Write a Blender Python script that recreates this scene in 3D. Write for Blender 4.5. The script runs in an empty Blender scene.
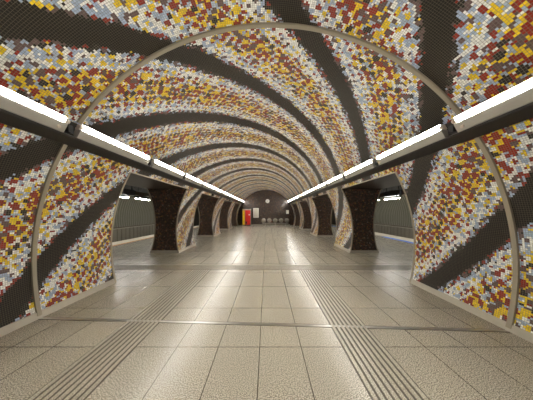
import bpy, math, random
from math import sin, cos, pi, sqrt, atan2, radians, floor
random.seed(4)
SC = bpy.context.scene
COL = SC.collection

# ------------------------------------------------------------------ dimensions
R = 3.44; ZC = 0.83            # hall vault circle
RP = 3.35
PX = 7.62; PZ = 1.10           # platform tunnel circle (centre x, z), radius RP
ZL = 2.50                      # passage soffit height
Y0, Y1 = -3.2, 24.95            # hall
P0, P1 = 3.4, 28.0             # platform tunnels
PILLARS = [(8.0, 9.85), (13.3, 15.2), (18.5, 20.5)]
WALL_END = 4.66
def xin(z):  return sqrt(R*R - (z-ZC)**2)
def xout(z): return PX - sqrt(RP*RP - (z-PZ)**2)
def theta(x, z):
    t = atan2(z-ZC, -x)
    if t < -pi/2: t += 2*pi
    return t

# ------------------------------------------------------------------ mesh helper
class MB:
    def __init__(s): s.v=[]; s.f=[]; s.m=[]; s.uv=[]; s.sm=[]
    def vert(s, p): s.v.append(tuple(p)); return len(s.v)-1
    def face(s, idx, mat=0, uv=None, smooth=False):
        s.f.append(tuple(idx)); s.m.append(mat); s.uv.append(uv); s.sm.append(smooth)
    def quad(s, ps, mat=0, uvf=None, smooth=False):
        ids=[s.vert(p) for p in ps]; s.face(ids, mat, [uvf(p) for p in ps] if uvf else None, smooth)
    def grid(s, rows, mat=0, uvf=None, smooth=True, flip=False, closed=False):
        n=len(rows[0]); ids=[[s.vert(p) for p in r] for r in rows]
        for i in range(len(rows)-1):
            for j in range(n if closed else n-1):
                k=(j+1)%n
                q=[(i,j),(i,k),(i+1,k),(i+1,j)]
                if flip: q=q[::-1]
                s.face([ids[a][b] for a,b in q], mat, [uvf(rows[a][b]) for a,b in q] if uvf else None, smooth)
        return ids
    def box(s, a, b, mat=0):
        x0,y0,z0=a; x1,y1,z1=b
        p=[(x0,y0,z0),(x1,y0,z0),(x1,y1,z0),(x0,y1,z0),(x0,y0,z1),(x1,y0,z1),(x1,y1,z1),(x0,y1,z1)]
        i=[s.vert(q) for q in p]
        for q in ((0,3,2,1),(4,5,6,7),(0,1,5,4),(1,2,6,5),(2,3,7,6),(3,0,4,7)): s.face([i[k] for k in q], mat)
    def prism(s, poly, y0, y1, mat=0, caps=True):
        """poly: (x,z) list, extruded along y"""
        a=[s.vert((x,y0,z)) for x,z in poly]; b=[s.vert((x,y1,z)) for x,z in poly]; n=len(poly)
        for i in range(n):
            j=(i+1)%n; s.face([a[i],a[j],b[j],b[i]], mat)
        if caps: s.face(a[::-1], mat); s.face(b, mat)
    def tube(s, p, q, r, n=12, mat=0, smooth=True):
        import mathutils
        p=mathutils.Vector(p); q=mathutils.Vector(q); d=(q-p).normalized()
        u=d.orthogonal().normalized(); w=d.cross(u)
        rr=[[tuple(c+(u*cos(2*pi*k/n)+w*sin(2*pi*k/n))*r) for k in range(n)] for c in (p,q)]
        ids=s.grid(rr, mat, smooth=smooth, closed=True)
        s.face(ids[0][::-1], mat); s.face(ids[1], mat)
    def torus(s, c, ax1, ax2, R1, r, n=28, k=8, mat=0):
        import mathutils
        c=mathutils.Vector(c); a=mathutils.Vector(ax1); b=mathutils.Vector(ax2); nn=a.cross(b)
        rows=[]
        for i in range(n+1):
            t=2*pi*i/n; e=a*cos(t)+b*sin(t)
            rows.append([tuple(c+e*(R1+r*cos(2*pi*j/k))+nn*(r*sin(2*pi*j/k))) for j in range(k)])
        s.grid(rows, mat, closed=True)
    def build(s, name, mats, parent=None, bevel=0):
        me=bpy.data.meshes.new(name); me.from_pydata(s.v,[],s.f)
        for m in (mats if isinstance(mats,(list,tuple)) else [mats]): me.materials.append(m)
        for p,mi,sm in zip(me.polygons,s.m,s.sm): p.material_index=mi; p.use_smooth=sm
        if any(s.uv):
            L=me.uv_layers.new(name='UVMap')
            for p,uv in zip(me.polygons,s.uv):
                if uv:
                    for li,c in zip(p.loop_indices,uv): L.data[li].uv=c
        me.update()
        o=bpy.data.objects.new(name,me); COL.objects.link(o)
        if parent: o.parent=parent
        if bevel:
            b=o.modifiers.new('bevel','BEVEL'); b.width=bevel; b.segments=2; b.limit_method='ANGLE'
        return o

def empty(name, loc=(0,0,0)):
    o=bpy.data.objects.new(name,None); o.location=loc; o.empty_display_size=.1; COL.objects.link(o); return o
def tag(o, label, cat, group=None):
    o['label']=label; o['category']=cat
    if group: o['group']=group
    return o
def struct(o): o['kind']='structure'; return o
def shift(o, loc):
    """a part built in world coordinates under a thing standing at loc"""
    me=o.data
    for v in me.vertices: v.co.x-=loc[0]; v.co.y-=loc[1]; v.co.z-=loc[2]
    return o

# ------------------------------------------------------------------ materials
def srgb(r,g,b):
    f=lambda c:(c/255/12.92 if c/255<=.04045 else ((c/255+.055)/1.055)**2.4)
    return (f(r),f(g),f(b),1)
class NT:
    def __init__(s,name):
        s.mat=bpy.data.materials.new(name); s.mat.use_nodes=True
        s.n=s.mat.node_tree.nodes; s.l=s.mat.node_tree.links
        s.b=s.n['Principled BSDF']
    def put(s,inp,val):
        if hasattr(val,'is_output'): s.l.new(val,inp)
        elif val is not None: inp.default_value=val[:3] if inp.type=='VECTOR' else val
    def m(s,op,a,b=None,c=None):
        n=s.n.new('ShaderNodeMath'); n.operation=op
        for i,v in enumerate((a,b,c)): s.put(n.inputs[i],v)
        return n.outputs[0]
    def xyz(s,x,y,z=0.0):
        n=s.n.new('ShaderNodeCombineXYZ')
        for i,v in enumerate((x,y,z)): s.put(n.inputs[i],v)
        return n.outputs[0]
    def sep(s,v):
        n=s.n.new('ShaderNodeSeparateXYZ'); s.l.new(v,n.inputs[0]); return n.outputs
    def mix(s,f,a,b):
        n=s.n.new('ShaderNodeMix'); n.data_type='RGBA'
        s.put(n.inputs[0],f); s.put(n.inputs[6],a); s.put(n.inputs[7],b); return n.outputs[2]
    def ramp(s,f,stops,interp='CONSTANT'):
        n=s.n.new('ShaderNodeValToRGB'); n.color_ramp.interpolation=interp
        e=n.color_ramp.elements
        while len(e)<len(stops): e.new(1)
        for q,(p,c) in zip(e,stops): q.position=p; q.color=c
        s.l.new(f,n.inputs[0]); return n.outputs[0]
    def vor(s,vec,rnd,metric='EUCLIDEAN'):
        n=s.n.new('ShaderNodeTexVoronoi'); n.voronoi_dimensions='2D'; n.distance=metric; n.inputs['Scale'].default_value=1
        n.inputs['Randomness'].default_value=rnd; s.l.new(vec,n.inputs['Vector']); return n.outputs
    def wn(s,vec):
        n=s.n.new('ShaderNodeTexWhiteNoise'); n.noise_dimensions='3D'; s.l.new(vec,n.inputs[0]); return n.outputs
    def noise(s,vec,scale,detail=2):
        n=s.n.new('ShaderNodeTexNoise'); n.inputs['Scale'].default_value=scale; n.inputs['Detail'].default_value=detail
        s.l.new(vec,n.inputs['Vector']); return n.outputs[0]
    def uv(s): return s.n.new('ShaderNodeTexCoord').outputs['UV']
    def obj(s): return s.n.new('ShaderNodeTexCoord').outputs['Object']
    def scalec(s,col,f):
        n=s.n.new('ShaderNodeVectorMath'); n.operation='SCALE'; s.put(n.inputs[0],col); s.put(n.inputs['Scale'],f); return n.outputs[0]
    def bump(s,h,dist,strength=1):
        n=s.n.new('ShaderNodeBump'); n.inputs['Distance'].default_value=dist; n.inputs['Strength'].default_value=strength
        s.l.new(h,n.inputs['Height']); s.l.new(n.outputs[0],s.b.inputs['Normal'])
    def fin(s,col=None,rough=.5,metal=0,spec=.5):
        s.put(s.b.inputs['Base Color'],col); s.put(s.b.inputs['Roughness'],rough)
        s.b.inputs['Metallic'].default_value=metal; s.b.inputs['Specular IOR Level'].default_value=spec
        return s.mat
def plain(name,col,rough=.5,metal=0,spec=.5,var=.12,scale=9):
    t=NT(name); f=t.noise(t.obj(),scale,3)
    c=t.scalec(col,t.m('MULTIPLY_ADD',f,2*var,1-var))
    return t.fin(c,rough,metal,spec)
def emit(name,col,strength):
    t=NT(name); t.b.inputs['Base Color'].default_value=(.8,.8,.8,1)
    t.b.inputs['Emission Color'].default_value=col; t.b.inputs['Emission Strength'].default_value=strength; return t.mat

WHITE=srgb(228,228,220); BLUE=srgb(158,174,196); YELL=srgb(226,192,24); RED=srgb(136,33,17)
MAUVE=srgb(94,73,71); BLACK=srgb(36,29,26); DARK=srgb(26,21,16)
def tess(t,t_sz,grid=.44):
    """grid of small square tesserae on the uv; gives centre u, v, grout mask, id vector"""
    x,y,_=t.sep(t.uv())
    uu=t.m('DIVIDE',x,t_sz); row=t.m('FLOOR',uu)
    off=t.m('MULTIPLY',t.m('FLOORED_MODULO',row,2.0),.0)
    vv=t.m('ADD',t.m('DIVIDE',y,t_sz),off); colm=t.m('FLOOR',vv)
    uc=t.m('MULTIPLY',t.m('ADD',row,.5),t_sz)
    vc=t.m('MULTIPLY',t.m('SUBTRACT',t.m('ADD',colm,.5),off),t_sz)
    fu=t.m('ABSOLUTE',t.m('SUBTRACT',t.m('FRACT',uu),.5)); fv=t.m('ABSOLUTE',t.m('SUBTRACT',t.m('FRACT',vv),.5))
    g=t.m('GREATER_THAN',t.m('MAXIMUM',fu,fv),grid)
    return uc,vc,g,t.xyz(row,colm,0.0)
def mosaic():
    t=NT('spiral_mosaic'); TS=.026
    uc,vc,g,idv=tess(t,TS,.445)
    K=3.467/R; P=2.15
    a=t.m('SUBTRACT',vc,t.m('MULTIPLY',uc,K))
    b=t.m('ADD',t.m('MULTIPLY',vc,K),uc)
    S=.112; S2=.05; Q=sqrt(2)*S
    A=t.vor(t.xyz(t.m('DIVIDE',a,Q),t.m('DIVIDE',b,Q)),.42)      # lattice of spots, in step with the bands
    B=t.vor(t.xyz(t.m('DIVIDE',uc,S2),t.m('DIVIDE',vc,S2)),1.0)
    ra,ga,ba=t.sep(A['Color']); rb,gb,bb=t.sep(B['Color'])
    wn=t.wn(idv); wv=wn['Value']
    w=t.m('DIVIDE',t.m('ADD',t.m('MULTIPLY',t.sep(A['Position'])[0],Q),.993),P)
    dA=t.m('ADD',t.m('ABSOLUTE',t.m('SUBTRACT',w,t.m('ROUND',w))),t.m('MULTIPLY',t.m('SUBTRACT',ga,.5),.09))
    mid=t.n.new('ShaderNodeMapRange'); mid.interpolation_type='SMOOTHSTEP'
    t.l.new(dA,mid.inputs[0]); mid.inputs[1].default_value=.20; mid.inputs[2].default_value=.42; mid=mid.outputs[0]
    dist=t.m('ADD',A['Distance'],t.m('MULTIPLY',t.m('SUBTRACT',gb,.5),.16))
    core=t.m('ADD',t.m('MULTIPLY_ADD',mid,.13,.24),t.m('MULTIPLY',t.m('SUBTRACT',ba,.5),.16))
    bed=t.ramp(rb,[(0,WHITE),(.58,BLUE),(.95,MAUVE)])
    halo=t.ramp(bb,[(0,YELL),(.50,RED),(.76,MAUVE),(.84,BLUE)])
    spL=t.ramp(ra,[(0,YELL),(.40,RED),(.76,BLUE),(.84,MAUVE),(.96,BLACK)])
    spM=t.ramp(ra,[(0,RED),(.42,MAUVE),(.70,BLACK),(.84,YELL)])
    sp=t.mix(t.m('GREATER_THAN',mid,.45),spL,spM)
    col=t.mix(t.m('LESS_THAN',dist,t.m('MULTIPLY_ADD',mid,.23,core)),bed,halo)
    col=t.mix(t.m('LESS_THAN',dist,core),col,sp)
    # dark spiral band with a frayed edge of mauve and red
    wt=t.m('DIVIDE',t.m('ADD',a,0.993),P)
    dT=t.m('ABSOLUTE',t.m('SUBTRACT',wt,t.m('ROUND',wt)))
    edge=t.m('ADD',dT,t.m('MULTIPLY',t.m('SUBTRACT',rb,.5),.09))
    fr=t.ramp(bb,[(0,DARK),(.38,MAUVE),(.62,RED),(.86,DARK)])
    col=t.mix(t.m('LESS_THAN',edge,.130),col,fr)
    edge2=t.m('ADD',dT,t.m('MULTIPLY',t.m('SUBTRACT',gb,.5),.035))
    col=t.mix(t.m('LESS_THAN',edge2,.103),col,DARK)
    col=t.scalec(col,t.m('MULTIPLY_ADD',wv,.34,.83))
    col=t.mix(g,col,t.mix(t.m('LESS_THAN',edge2,.103),srgb(118,112,98),srgb(88,80,64)))
    t.bump(t.m('SUBTRACT',1.0,g),.002,.5)
    return t.fin(col,t.mix(g,(.34,.34,.34,1),(.8,.8,.8,1)),0,.28)
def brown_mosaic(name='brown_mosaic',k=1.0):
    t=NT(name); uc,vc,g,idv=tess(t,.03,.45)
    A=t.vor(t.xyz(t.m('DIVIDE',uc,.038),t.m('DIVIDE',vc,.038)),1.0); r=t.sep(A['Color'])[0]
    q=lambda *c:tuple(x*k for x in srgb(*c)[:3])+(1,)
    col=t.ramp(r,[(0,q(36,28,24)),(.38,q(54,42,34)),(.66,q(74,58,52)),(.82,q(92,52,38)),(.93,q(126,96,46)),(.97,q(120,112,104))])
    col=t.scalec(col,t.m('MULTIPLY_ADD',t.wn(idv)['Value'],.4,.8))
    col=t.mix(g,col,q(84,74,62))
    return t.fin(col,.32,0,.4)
TW,TD,TY=.49,.985,2.43
def floor_mat(name,c1,c2,joints=True,rough=.27):
    t=NT(name); x,y,_=t.sep(t.uv())
    sp=t.noise(t.uv(),110,2); sp2=t.noise(t.uv(),42,2); big=t.noise(t.uv(),.55,3)
    f=t.m('MULTIPLY_ADD',t.m('SUBTRACT',sp,.5),6.5,.5)
    f=t.m('ADD',f,t.m('MULTIPLY',t.m('SUBTRACT',sp2,.5),.8))
    col=t.mix(f,c1,c2)
    fx=t.m('DIVIDE',x,TW); fy=t.m('DIVIDE',t.m('SUBTRACT',y,TY),TD)
    wn=t.wn(t.xyz(t.m('FLOOR',fx),t.m('FLOOR',fy),0.0))['Value']
    col=t.scalec(col,t.m('ADD',t.m('MULTIPLY_ADD',wn,.08,.90),t.m('MULTIPLY',big,.06)))
    if joints:
        jx=t.m('LESS_THAN',t.m('MULTIPLY',t.m('ABSOLUTE',t.m('SUBTRACT',fx,t.m('ROUND',fx))),TW),.0042)
        jy=t.m('LESS_THAN',t.m('MULTIPLY',t.m('ABSOLUTE',t.m('SUBTRACT',fy,t.m('ROUND',fy))),TD),.005)
        col=t.mix(t.m('MAXIMUM',jx,jy),col,srgb(62,55,44))
    return t.fin(col,rough,0,.42)

M={}
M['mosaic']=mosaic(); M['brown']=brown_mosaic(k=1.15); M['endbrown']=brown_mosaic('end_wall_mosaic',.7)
M['soffit']=plain('soffit_panel',srgb(70,60,50),.45,.0,.5)
M['floor']=floor_mat('terrazzo_tiles',srgb(110,103,90),srgb(202,194,176))
M['pfloor']=floor_mat('platform_terrazzo',srgb(150,144,132),srgb(218,213,200))
M['tactile']=floor_mat('tactile_stone',srgb(128,120,105),srgb(190,182,163),False,.32)
M['groove']=plain('groove_filler',srgb(80,72,60),.7)
M['stone']=plain('skirting_stone',srgb(172,164,148),.45,var=.08,scale=14)
M['trim']=plain('satin_trim',srgb(164,154,134),.38,.55,.5,var=.06)
M['ring']=plain('ring_trim',srgb(150,141,122),.42,.35,.5,var=.05)
M['steel']=plain('brushed_steel',srgb(186,182,172),.3,.9,.5,var=.06)
M['reflector']=plain('reflector_steel',srgb(176,172,162),.36,.5,.5,var=.05)
M['dark']=plain('dark_housing',srgb(40,36,32),.4)
M['socket']=plain('lamp_socket',srgb(196,184,170),.4)
M['black']=plain('black_plastic',srgb(18,18,19),.35)
M['rib']=plain('ribbed_panel',srgb(96,94,80),.45,.0,.4,var=.06,scale=2)
M['apron']=plain('apron_panel',srgb(120,114,100),.5)
M['ledge']=plain('ledge_concrete',srgb(150,146,132),.6)
M['rust']=plain('cable_brown',srgb(74,58,40),.6)
M['vaultshade']=plain('painted_vault_shade',srgb(40,38,34),.7)  # shade above the platform lights, put into the vault's colour
M['concrete']=plain('track_concrete',srgb(86,82,74),.8)
M['edge']=plain('platform_edge_stone',srgb(214,206,186),.4,var=.06)
M['orange']=plain('orange_line',srgb(186,120,40),.5)
M['blue']=plain('blue_line',srgb(40,110,214),.5)
M['grey']=plain('grey_box',srgb(126,120,106),.45)
M['white']=plain('white_panel',srgb(226,224,214),.4,var=.04)
M['pale']=plain('printed_paper',srgb(196,190,176),.5,var=.05)
M['red']=plain('red_panel',srgb(196,26,18),.35,var=.04)
M['yellow']=plain('yellow_panel',srgb(222,178,20),.35,var=.04)
M['seat']=plain('seat_metal',srgb(128,122,110),.35,.45,.5,var=.06)
M['rim']=plain('seat_rim',srgb(206,202,190),.25,.6,.5,var=.04)
M['tube']=emit('hall_tube_glow',(1,.975,.93,1),48)
M['ptube']=emit('platform_tube_glow',(1,.97,.9,1),48)

# ------------------------------------------------------------------ hall shell
uvm=lambda p:(R*theta(p[0],p[2]),p[1])
uxz=lambda p:(p[0]+20,p[2]); uyz=lambda p:(p[1],p[2]); uxy=lambda p:(p[0],p[1])
ZS=[ZL*i/14 for i in range(15)]
def wall_block(m,sd,y0,y1):
    """pier cross-section between the two tunnel circles; mats: 0 mosaic 1 brown 2 dull"""
    ys=[y0+(y1-y0)*i/max(1,round((y1-y0)/.6)) for i in range(max(1,round((y1-y0)/.6))+1)]
    m.grid([[(sd*xin(z),y,z) for z in ZS] for y in ys],0,uvm,True,flip=(sd>0))
    m.grid([[(sd*xout(z),y,z) for z in ZS] for y in ys],1,lambda p:(p[1],p[2]),True,flip=(sd<0))
    for y,fl in ((y0,sd>0),(y1,sd<0)):
        m.grid([[(sd*xin(z),y,z) for z in ZS],[(sd*xout(z),y,z) for z in ZS]],1,uxz,False,flip=fl)
    for z,fl in ((0,0),(ZL,1)):
        q=[(sd*xin(z),y0,z),(sd*xout(z),y0,z),(sd*xout(z),y1,z),(sd*xin(z),y1,z)]
        m.quad(q,1,uxy)
def edge_strip(m,fx,sd,y0,y1,th,z0=0.0,z1=ZL,off=0):
    """strip following a curved pier edge; fx gives x(z); th protrusion (sign toward open side)"""
    zs=[z0+(z1-z0)*i/14 for i in range(15)]
    a=[[(sd*(fx(z)+dx),y,z) for z in zs] for (dx,y) in ((th[0],y0),(th[1],y0),(th[1],y1),(th[0],y1),(th[0],y0))]
    m.grid(a,0,None,False)
    for z in (z0,z1):
        m.quad([(sd*(fx(z)+th[0]),y0,z),(sd*(fx(z)+th[1]),y0,z),(sd*(fx(z)+th[1]),y1,z),(sd*(fx(z)+th[0]),y1,z)],0)
EW=.042
def pier_trims(sd,y0,y1,make,faces=(0,1)):
    for k in faces:
        ya,yb=((y0-.006,y0+EW),(y1-EW,y1+.006))[k]
        m=MB(); edge_strip(m,xin,sd,ya,yb,(-.010,.03)); make(m)
        m=MB(); edge_strip(m,xout,sd,ya,yb,(-.03,.010)); make(m)
def skirt(m,sd,y0,y1,ends=True):
    h=.10
    edge_strip(m,xin,sd,y0,y1,(-.018,.0),0,h)
    if ends:
        edge_strip(m,xout,sd,y0,y1,(0,.018),0,h)
        for ya,yb in ((y0-.018,y0),(y1,y1+.018)):
            poly=[(sd*(xin(0)-.018),0),(sd*(xout(0)+.018),0),(sd*(xout(h)+.018),h),(sd*(xin(h)-.018),h)]
            m.prism(poly,ya,yb)

for sd,side in ((-1,'left'),(1,'right')):
    m=MB(); wall_block(m,sd,Y0,WALL_END)
    struct(m.build('wall_'+side,[M['mosaic'],M['brown']]))
    m=MB(); wall_block(m,sd,23.8,Y1+.2)
    struct(m.build('wall_'+side+'_end',[M['mosaic'],M['brown']]))
    pier_trims(sd,Y0,WALL_END,lambda m:struct(m.build('trim_1',M['trim'])),(1,))
    pier_trims(sd,23.8,Y1+.2,lambda m:struct(m.build('trim_2',M['trim'])),(0,))
    m=MB(); skirt(m,sd,Y0,WALL_END-.05,False); struct(m.build('baseboard_'+side,M['stone']))
    # passages: soffit and lintel edge trim
    segs=[WALL_END]+[y for p in PILLARS for y in p]+[23.8]
    for i in range(0,len(segs),2):
        a,b=segs[i],segs[i+1]
        m=MB(); q=[(sd*xin(ZL),a,ZL),(sd*xout(ZL),a,ZL),(sd*xout(ZL),b,ZL),(sd*xin(ZL),b,ZL)]
        m.quad(q,0,uxy); m.quad([(x,y,z+.05) for x,y,z in q][::-1],0,uxy)
        struct(m.build('ceiling_soffit_'+side,M['soffit']))
        m=MB(); m.box((min(sd*(xin(ZL)-.012),sd*(xin(ZL)+.03)),a,ZL-.006),(max(sd*(xin(ZL)-.012),sd*(xin(ZL)+.03)),b,ZL+.04))
        struct(m.build('trim_3',M['trim']))
# vault
m=MB(); t0=theta(-xin(ZL),ZL); n=72
ths=[t0+(pi-2*t0)*i/n for i in range(n+1)]
ys=[Y0+(Y1-Y0)*i/44 for i in range(45)]
m.grid([[(-R*cos(t),y,ZC+R*sin(t)) for t in ths] for y in ys],0,uvm,True)
struct(m.build('ceiling',M['mosaic']))
# end walls
def end_wall(name,y,mat,th):
    m=MB(); pts=[]
    for i in range(61):
        t=-.26+(pi+.52)*i/60; pts.append((-R*1.001*cos(t),max(0,ZC+R*1.001*sin(t))))
    a=[m.vert((x,y,z)) for x,z in pts]; b=[m.vert((x,y+th,z)) for x,z in pts]
    m.face(a,0,[(x+20,z) for x,z in pts]); m.face(b[::-1],0,[(x+20,z) for x,z in pts])
    for i in range(len(pts)):
        j=(i+1)%len(pts); m.face([a[i],b[i],b[j],a[j]],0,[(0,0)]*4)
    return struct(m.build(name,mat))
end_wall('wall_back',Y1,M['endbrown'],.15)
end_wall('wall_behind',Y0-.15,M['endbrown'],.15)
m=MB(); m.box((-xin(0)+.4,Y1-.03,0),(xin(0)-.4,Y1,.09)); struct(m.build('baseboard_back',M['stone']))
# floor (hall and both platforms), one slab
EDGE={-1:8.0,1:8.75}; LINE={-1:7.2,1:7.75}
m=MB()
xs=[-EDGE[-1],EDGE[1]]
m.box((xs[0],Y0-.2,-.25),(xs[1],P1+.1,0))
o=struct(m.build('floor',M['floor']))
L=o.data.uv_layers.new(name='UVMap')
for p in o.data.polygons:
    for li in p.loop_indices:
        c=o.data.vertices[o.data.loops[li].vertex_index].co; L.data[li].uv=(c.x,c.y) if abs(p.normal.z)>.5 else (c.y,c.z)

# ring over the vault and the joint strip in the floor
def ring_y(x): return 2.92-.0495*x
def ring(name,ta,tb,n):
    m=MB(); rows=[]
    for i in range(n+1):
        t=ta+(tb-ta)*i/n; row=[]
        for r,dy in ((R+.004,-.034),(R-.024,-.03),(R-.027,0),(R-.024,.03),(R+.004,.034)):
            x=-r*cos(t); row.append((x,ring_y(x)+dy,max(.002,ZC+r*sin(t))))
        rows.append(row)
    m.grid(rows,0,None,False); struct(m.build(name,M['ring']))
d=math.degrees
ring('trim_4',radians(-13.3),radians(31.4),24)
ring('trim_5',radians(37.7),radians(142.3),60)
ring('trim_6',radians(148.6),radians(193.3),24)
m=MB(); W=xin(0)-.02
for dy0,dy1,h,k in ((-.034,-.026,.005,1),(-.026,.026,.004,0),(.026,.034,.005,1)):
    p=[(-W,ring_y(-W)+dy0),(W,ring_y(W)+dy0),(W,ring_y(W)+dy1),(-W,ring_y(-W)+dy1)]
    a=[m.vert((x,y,0.0005)) for x,y in p]; b=[m.vert((x,y,h)) for x,y in p]
    m.face(b,k)
    for i in range(4): m.face([a[i],a[(i+1)%4],b[(i+1)%4],b[i]],k)
struct(m.build('trim_7',[M['steel'],M['groove']]))

# ------------------------------------------------------------------ tactile strips
def tactile(name,along,a0,a1,b0,b1,label,n=8):
    """ribs run along the given axis; a: extent along, b: extent across"""
    loc=((b0+b1)/2,(a0+a1)/2,0) if along=='y' else ((a0+a1)/2,(b0+b1)/2,0)
    root=empty(name,loc); tag(root,label,'tactile paving')
    uvf=lambda p:(p[0]+loc[0],p[1]+loc[1])
    ha=(a1-a0)/2; hb=(b1-b0)/2
    def slab(m,c0,c1,z0,z1):
        q=lambda a,b,z:(b,a,z) if along=='y' else (a,b,z)
        for ps in (((-ha,c0,z1),(ha,c0,z1),(ha,c1,z1),(-ha,c1,z1)),((-ha,c0,z0),(ha,c0,z0),(ha,c0,z1),(-ha,c0,z1)),((-ha,c1,z0),(ha,c1,z0),(ha,c1,z1),(-ha,c1,z1)),
                   ((-ha,c0,z0),(-ha,c1,z0),(-ha,c1,z1),(-ha,c0,z1)),((ha,c0,z0),(ha,c1,z0),(ha,c1,z1),(ha,c0,z1))):
            m.quad([q(*p) for p in ps],0,uvf)
    m=MB(); slab(m,-hb,hb,.0005,.0015); m.build('bed',M['groove'],root)
    pitch=2*hb/n
    for i in range(n):
        m=MB(); c=-hb+pitch*(i+.5); slab(m,c-pitch*.31,c+pitch*.31,.0015,.006); m.build('rib',M['tactile'],root)
tactile('tactile_strip','y',-2.5,5.66,-1.96,-1.47,'long ribbed tactile guide strip running along the left half of the hall floor')
tactile('tactile_strip','y',-2.5,5.66,.98,1.47,'long ribbed tactile guide strip running along the right half of the hall floor')
tactile('tactile_strip','x',-6.9,7.3,5.68,6.17,'ribbed tactile strip crossing the hall from side to side between the first passages')

# ------------------------------------------------------------------ pillars
ORD=['nearest','second','third']
for sd,side in ((-1,'left'),(1,'right')):
    for i,(a,b) in enumerate(PILLARS):
        loc=(sd*3.8,(a+b)/2,0); root=empty('pillar',loc)
        tag(root,['nearest curved pillar on the %s, brown mosaic front and spiral mosaic inner face','middle pillar of the %s row, brown mosaic front and striped inner face','farthest pillar of the %s row, brown mosaic, close to the end wall'][i]%side,'pillar','mosaic pillars between hall and platforms')
        m=MB(); wall_block(m,sd,a,b); shift(m.build('shaft',[M['mosaic'],M['brown']],root),loc)
        pier_trims(sd,a,b,lambda m:shift(m.build('edge_trim',M['trim'],root),loc))
        m=MB(); skirt(m,sd,a,b); shift(m.build('skirting',M['stone'],root),loc)

# ------------------------------------------------------------------ hall tube lights
def make_light(sd):
    """one 2 m unit of the light track, base point at its start on the wall line"""
    root=empty('tube_light')
    q=lambda pts:[(sd*x,z) for x,z in pts]   # profile in the light's own frame
    m=MB(); m.prism(q([(2.862,2.575),(2.700,2.650),(2.690,2.672),(2.735,2.70),(2.722,2.79),(2.660,2.868)]),0,2.0,0); m.build('housing',M['dark'],root)
    m=MB(); m.prism(q([(2.690,2.674),(2.680,2.680),(2.630,2.772),(2.624,2.788),(2.630,2.795),(2.650,2.798),(2.72,2.792),(2.733,2.702)]),.10,1.90,0); m.build('reflector',M['reflector'],root)
    m=MB(); m.tube((sd*2.640,.135,2.834),(sd*2.640,1.865,2.834),.025,14); m.build('tube',M['tube'],root)
    m=MB(); m.prism(q([(2.680,2.861),(2.715,2.806),(2.722,2.812),(2.682,2.870),(2.596,2.874),(2.596,2.867)]),.10,1.90,0); m.build('added_hood',M['white'],root)  # hood added to keep direct tube light off the vault just above
    for ya,yb in ((.075,.14),(1.86,1.925)):
        m=MB(); m.tube((sd*2.640,ya,2.834),(sd*2.640,yb,2.834),.028,12); m.prism(q([(2.64,2.796),(2.70,2.796),(2.69,2.83),(2.65,2.845)]),ya+.01,yb-.01); m.build('socket',M['socket'],root)
    m=MB(); m.tube((sd*2.680,1.80,2.735),(sd*2.640,1.80,2.715),.022,12); m.build('knob',M['socket'],root)
    m=MB(); m.box((min(sd*2.64,sd*2.72),1.925,2.70),(max(sd*2.64,sd*2.72),1.998,2.80)); m.build('junction_box',M['black'],root)
    return root
def dup(root,loc):
    r=root.copy(); COL.objects.link(r); r.location=loc
    for ch in list(root.children):
        c=ch.copy(); COL.objects.link(c); c.parent=r
        for g in list(ch.children):
            e=g.copy(); COL.objects.link(e); e.parent=c
    return r
NUM=['first','second','third','fourth','fifth','sixth','seventh','eighth','ninth','tenth','eleventh','twelfth']
for sd,side in ((-1,'left'),(1,'right')):
    p=make_light(sd)
    for k in range(14):
        y=-3.05+2*k; o=p if k==0 else dup(p,(0,y,0)); o.location=(sd*.056,y,.03)
        lab=('white fluorescent tube light behind the viewpoint on the %s light track, unit %s'%(side,NUM[k]) if k<2 else
             '%s white fluorescent tube from the viewer on the %s wall light track'%(NUM[k-2],side))
        if k==2: lab='nearest white fluorescent tube on the %s light track, cut by the photo edge'%side
        if k==13: lab='farthest white fluorescent tube on the %s light track, ending at the end wall'%side
        tag(o,lab,'light','tube lights along the hall vault')
# small speakers under the light track
for sd,side in ((-1,'left'),(1,'right')):
    for i,y in enumerate((11.5,16.8)):
        loc=(sd*2.99,y,2.51); root=empty('speaker',loc)
        tag(root,'small black loudspeaker under the %s light track above the %s passage'%(side,('second','third')[i]),'speaker','small loudspeakers above the passages')
        m=MB(); m.prism([(sd*-.13,.0),(sd*-.14,.06),(sd*-.06,.09),(sd*-.002,.0)],-.11,.11); m.build('cabinet',M['black'],root)
        m=MB(); m.prism([(sd*-.134,.004),(sd*-.143,.054),(sd*-.140,.054),(sd*-.131,.004)],-.09,.09); m.build('grille',M['dark'],root)
# dome on the right track
loc=(2.642,14.96,2.80); root=empty('globe_fixture',loc); tag(root,'small white globe fixture on the inner side of the right light track','fixture')
m=MB(); m.tube((-.02,0,0),(.0,0,0),.05,16); m.build('base',M['socket'],root)
m=MB(); rows=[]
for i in range(13):
    a=pi*i/12; rows.append([(-.13-.115*cos(a),.115*sin(a)*cos(2*pi*j/20),.115*sin(a)*sin(2*pi*j/20)) for j in range(20)])
m.grid(rows,0,None,True,closed=True); m.build('dome',M['white'],root)

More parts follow.
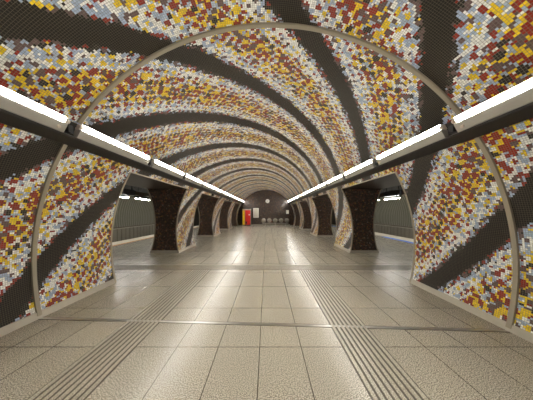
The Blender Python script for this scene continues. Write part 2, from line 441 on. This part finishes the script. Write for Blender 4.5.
# ------------------------------------------------------------------ platform tunnels
for sd,side in ((-1,'left'),(1,'right')):
    ed=EDGE[sd]; zl=.42
    arc=lambda t,r=RP:(sd*(PX+r*cos(t)),PZ+r*sin(t))
    # ribbed far wall, 0.25 m corrugation, from the ledge up to shoulder height
    ta=math.asin((zl-PZ)/RP); tb=radians(40); m=MB(); rows=[]; y=P0
    while y<P1+.001:
        for dy,dr in ((0,0),(.03,-.012),(.06,-.034),(.125,-.046),(.19,-.034),(.22,-.012)):
            rows.append([(*((lambda c:(c[0],y+dy,c[1]))(arc(ta+(tb-ta)*i/14,RP+dr))),) for i in range(15)])
        y+=.25
    m.grid(rows,0,None,True,flip=(sd<0)); struct(m.build('wall_track_'+side,M['rib']))
    # upper vault, its lack of light painted in as a dark colour
    m=MB(); te=pi-math.asin((ZL-PZ)/RP)
    m.grid([[(arc(tb+(te-tb)*i/26)[0],yy,arc(tb+(te-tb)*i/26)[1]) for i in range(27)] for yy in (P0,(P0+P1)/2,P1)],0,None,True,flip=(sd<0))
    struct(m.build('ceiling_platform_'+side,M['vaultshade']))
    # ledge, apron panels, track bed
    xl=PX+sqrt(RP*RP-(zl-PZ)**2)
    m=MB(); m.prism([(sd*(xl-.16),zl-.07),(sd*(xl+.05),zl-.07),(sd*(xl+.05),zl),(sd*(xl-.16),zl)],P0,P1); struct(m.build('trim_8',M['ledge']))
    m=MB(); m.prism([(sd*(xl-.14),zl+.001),(sd*(xl-.065),zl+.001),(sd*(xl-.065),zl+.07),(sd*(xl-.14),zl+.07)],P0,P1); tag(m.build('cable_duct',M['rust']),'brown cable duct lying on the ledge of the %s track wall'%side,'cable duct')
    m=MB(); y=P0; xa=xl-.12; rows=[]
    while y<P1:
        for dy,dx in ((0,.05),(.05,.05),(.06,0),(.44,0),(.45,.05)): rows.append([(sd*(xa+dx),y+dy,-1.1),(sd*(xa+dx),y+dy,zl-.068)])
        y+=.46
    m.grid(rows,0,None,False); struct(m.build('wall_apron_'+side,M['apron']))
    m=MB(); m.box((min(sd*ed,sd*(xl+.2)),P0,-1.3),(max(sd*ed,sd*(xl+.2)),P1,-1.1)); struct(m.build('floor_track_'+side,M['concrete']))
    m=MB(); m.box((min(sd*ed,sd*(ed-.08)),P0,-1.2),(max(sd*ed,sd*(ed-.08)),P1,-.251)); struct(m.build('wall_edge_'+side,M['concrete']))
    for k,dx in enumerate((.45,1.885)):
        m=MB(); x=sd*(ed+dx); m.prism([(x-.07,-1.098),(x+.07,-1.098),(x+.02,-1.06),(x+.02,-1.0),(x+.035,-.96),(x-.035,-.96),(x-.02,-1.0),(x-.02,-1.06)],P0,P1)
        tag(m.build('rail',M['steel']),'steel running rail in the %s track pit, %s'%(side,('next to the platform','next to the tunnel wall')[k]),'rail')
    # platform edge strip and coloured line
    m=MB(); m.box((min(sd*(LINE[sd]+.06),sd*ed),P0,.0005),(max(sd*(LINE[sd]+.06),sd*ed),P1,.004)); struct(m.build('trim_9',M['edge']))
    x0,x1=sorted((sd*(LINE[sd]-(.12 if sd<0 else .26)),sd*(LINE[sd]+.055)))
    for ya,yb,mt,nm in (([(P0,P1,'orange','orange')] if sd<0 else [(P0,13.3,'blue','blue'),(13.3,19.8,'ledge','grey'),(19.8,P1,'blue','blue')])):
        m=MB(); m.box((x0,ya,.0005),(x1,yb,.004)); o=m.build('safety_line',M[mt])
        tag(o,'%s safety line along the %s platform edge%s'%(nm,side,'' if sd<0 else (' seen through the nearest passage' if ya==P0 else (' between the two blue stretches' if nm=='grey' else ', far stretch beyond the pillars'))),'line')
    # tunnel ends
    for y0,nm in ((P0-.12,'wall_platform_near_'),(P1,'wall_platform_far_')):
        m=MB(); pts=[(arc(2*pi*i/48)) for i in range(48)]; pts=[(x,max(z,-1.3)) for x,z in pts]
        m.prism(pts,y0,y0+.12); struct(m.build(nm+side,M['concrete']))
    # light track over the platform edge
    tx=8.0 if sd<0 else 7.95
    m=MB(); x0,x1=sorted((sd*(tx-.10),sd*(tx+.16))); root=empty('light_track',(0,0,0)); tag(root,'light track hung above the %s platform edge'%side,'track')
    m.box((x0,P0+.05,2.61),(x1,P1-.05,2.86)); m.build('casing',M['rust'],root)
    for k in range(6):
        y=5.4+3.8*k; zt=PZ+sqrt(RP*RP-(tx+.03-PX)**2); m=MB(); m.tube((sd*(tx+.03),y,2.86),(sd*(tx+.03),y,zt-.01),.02,8); m.build('hanger',M['dark'],root)
    for k in range(8):
        y=(5.95 if sd<0 else 5.45)+2.2*k
        root=empty('platform_light',(sd*tx,y,2.45))
        m=MB(); m.tube((0,.0,-.02),(0,1.6,-.02),.018,12); m.build('tube',M['ptube'],root)
        m=MB(); m.box((-.03,-.02,.055),(.03,1.62,.158)); m.build('fitting',M['dark'],root)
        for yy in (.0,1.6):
            m=MB(); m.box((-.04,yy-.035,-.07),(.04,yy-.002 if yy==0 else yy+.035,.056)) if yy==0 else m.box((-.04,yy+.002,-.07),(.04,yy+.035,.056)); m.build('socket',M['socket'],root)
        tag(root,'white tube light over the %s platform edge, %s of its row from the near end'%(side,NUM[k]),'light','tube lights over the platforms')
    # dark information display in front of the track
    root=empty('information_display',(sd*(tx-.2),12.5 if sd>0 else 11.4,2.55)); tag(root,'black information display hanging over the %s platform'%side,'display')
    m=MB(); m.box((-.08,-.8,.02),(.08,.8,.34)); m.build('case',M['black'],root,bevel=.01)
    m=MB(); m.box((min(-sd*.082,-sd*.08),-.74,.07),(max(-sd*.082,-sd*.08),.74,.30)); m.build('screen',M['dark'],root)
    m=MB(); m.box((-.02,-.6,.34),(.02,-.56,1.6)); m.box((-.02,.56,.34),(.02,.6,1.6)); m.build('bracket',M['black'],root)

# ------------------------------------------------------------------ end wall furniture
YE=Y1
loc=(-2.28,24.48,0); root=empty('vending_machine',loc); tag(root,'grey vending machine with red door and yellow side panel by the end wall','vending machine')
m=MB(); m.box((-.50,-.30,.06),(.50,.38,1.98)); m.build('body',M['grey'],root,bevel=.012)
m=MB(); m.box((-.44,-.24,0),(.44,.34,.06)); m.build('plinth',M['dark'],root)
m=MB(); m.box((-.47,-.325,.10),(-.20,-.302,1.80)); y_=m.build('yellow_panel',M['yellow'],root,bevel=.006)
for z in (.5,.86,1.22): 
    m=MB(); m.box((-.36,-.333,z),(-.29,-.326,z+.05)); m.build('button_plate',M['rust'],y_)
m=MB(); m.box((-.14,-.335,.10),(.46,-.302,1.80)); r_=m.build('door',M['red'],root,bevel=.006); r_['label']='red door'
m=MB(); m.box((-.10,-.345,.20),(.06,-.336,.50)); m.build('dispensing_slot',M['black'],r_)
m=MB(); m.box((.26,-.342,1.22),(.42,-.336,1.34)); m.build('label_plate',M['white'],r_)
m=MB(); m.box((-.47,-.32,1.84),(.47,-.302,1.95)); m.build('header',M['steel'],root)

loc=(-1.20,24.91,1.49); root=empty('poster_case',loc); tag(root,'tall white framed poster on the brown end wall beside the vending machine','poster')
m=MB(); m.box((-.32,-.02,-.57),(.32,.038,.57)); m.build('frame',M['white'],root,bevel=.008)
m=MB(); m.box((-.26,-.024,-.50),(.26,-.0205,.50)); m.build('sheet',M['pale'],root)
loc=(.20,24.89,2.92); root=empty('wall_clock',loc); tag(root,'round white wall clock high in the middle of the end wall','clock')
m=MB(); m.tube((0,-.02,0),(0,.058,0),.245,40); m.build('case',M['steel'],root)
m=MB(); m.tube((0,-.026,0),(0,-.0205,0),.222,40); f=m.build('dial',M['white'],root)
m=MB()
for k in range(12):
    a=pi/6*k; m.box((.19*sin(a)-.008,-.0285,.19*cos(a)-.008),(.19*sin(a)+.008,-.0262,.19*cos(a)+.008))
m.build('hour_marks',M['black'],f)
m=MB(); m.prism([(-.010,-.02),(.010,-.02),(.075,.09),(.06,.10)],-.033,-.030); m.build('hour_hand',M['black'],root)
m=MB(); m.prism([(-.007,.02),(.006,-.02),(-.10,-.16),(-.112,-.15)],-.038,-.035); m.build('minute_hand',M['black'],root)
loc=(2.63,24.92,1.60); root=empty('notice_board',loc); tag(root,'small white notice on the right of the end wall','notice')
m=MB(); m.box((-.17,-.012,-.23),(.17,.028,.23)); m.build('frame',M['steel'],root,bevel=.005)
m=MB(); m.box((-.15,-.016,-.21),(.15,-.0125,.21)); m.build('sheet',M['white'],root)

loc=(1.13,24.4,0); root=empty('bench',loc); tag(root,'metal bench of five round-backed seats in front of the end wall','bench')
m=MB(); m.box((-1.55,-.06,.22),(1.55,.04,.29)); m.build('beam',M['steel'],root,bevel=.01)
for x in (-1.2,0,1.25):
    m=MB(); m.box((x-.03,-.04,.02),(x+.03,.02,.22)); m.box((x-.04,-.26,0),(x+.04,.24,.025)); m.build('leg',M['steel'],root,bevel=.004)
def seat():
    m=MB(); rows=[]
    for i in range(9):      # curved shell: pan then upturned round back
        r=.25*i/8
        rows.append([(r*cos(2*pi*j/28),.20-.9*(.06-(r*r)*.96)+.0,.60+r*sin(2*pi*j/28)) for j in range(28)])
    m.grid(rows,0,None,True,closed=True)
    rows=[[(x,y-.012,z) for x,y,z in r] for r in rows]
    m.grid(rows,0,None,True,closed=True)
    rows=[]
    for i in range(9):
        r=.23*i/8
        rows.append([(r*cos(2*pi*j/28),-.04+r*sin(2*pi*j/28),.385+(r*r)*.55) for j in range(28)])
    m.grid(rows,0,None,True,closed=True)
    rows=[[(x,y,z-.014) for x,y,z in r] for r in rows]; m.grid(rows,0,None,True,closed=True)
    m.box((-.035,-.05,.28),(.035,.03,.376)); m.box((-.03,.02,.30),(.03,.16,.34)); m.box((-.03,.13,.30),(.03,.155,.60))
    return m
s0=seat().build('seat',M['seat'],root); m=MB(); m.torus((0,.196,.60),(1,0,0),(0,0,1),.25,.016); r0=m.build('back_rim',M['rim'],s0)
SX=[-1.39,-.71,0,.71,1.39]
for i,x in enumerate(SX):
    if i==0: s0.location.x=x; continue
    c=s0.copy(); COL.objects.link(c); c.parent=root; c.location.x=x
    g=r0.copy(); COL.objects.link(g); g.parent=c

# ------------------------------------------------------------------ world, camera
w=bpy.data.worlds.new('world'); SC.world=w; w.use_nodes=True
w.node_tree.nodes['Background'].inputs[0].default_value=(.9,.95,1,1); w.node_tree.nodes['Background'].inputs[1].default_value=.02
cam=bpy.data.cameras.new('camera'); co=bpy.data.objects.new('camera',cam); COL.objects.link(co)
co.location=(.08,0,1.60); co.rotation_euler=(pi/2,0,0)
cam.sensor_fit='HORIZONTAL'; cam.sensor_width=36; cam.lens=205/533*36; cam.shift_y=12/533; cam.clip_start=.02
SC.camera=co
vs=SC.view_settings; vs.view_transform='Standard'; vs.look='None'; vs.gamma=1; vs.exposure=1.34
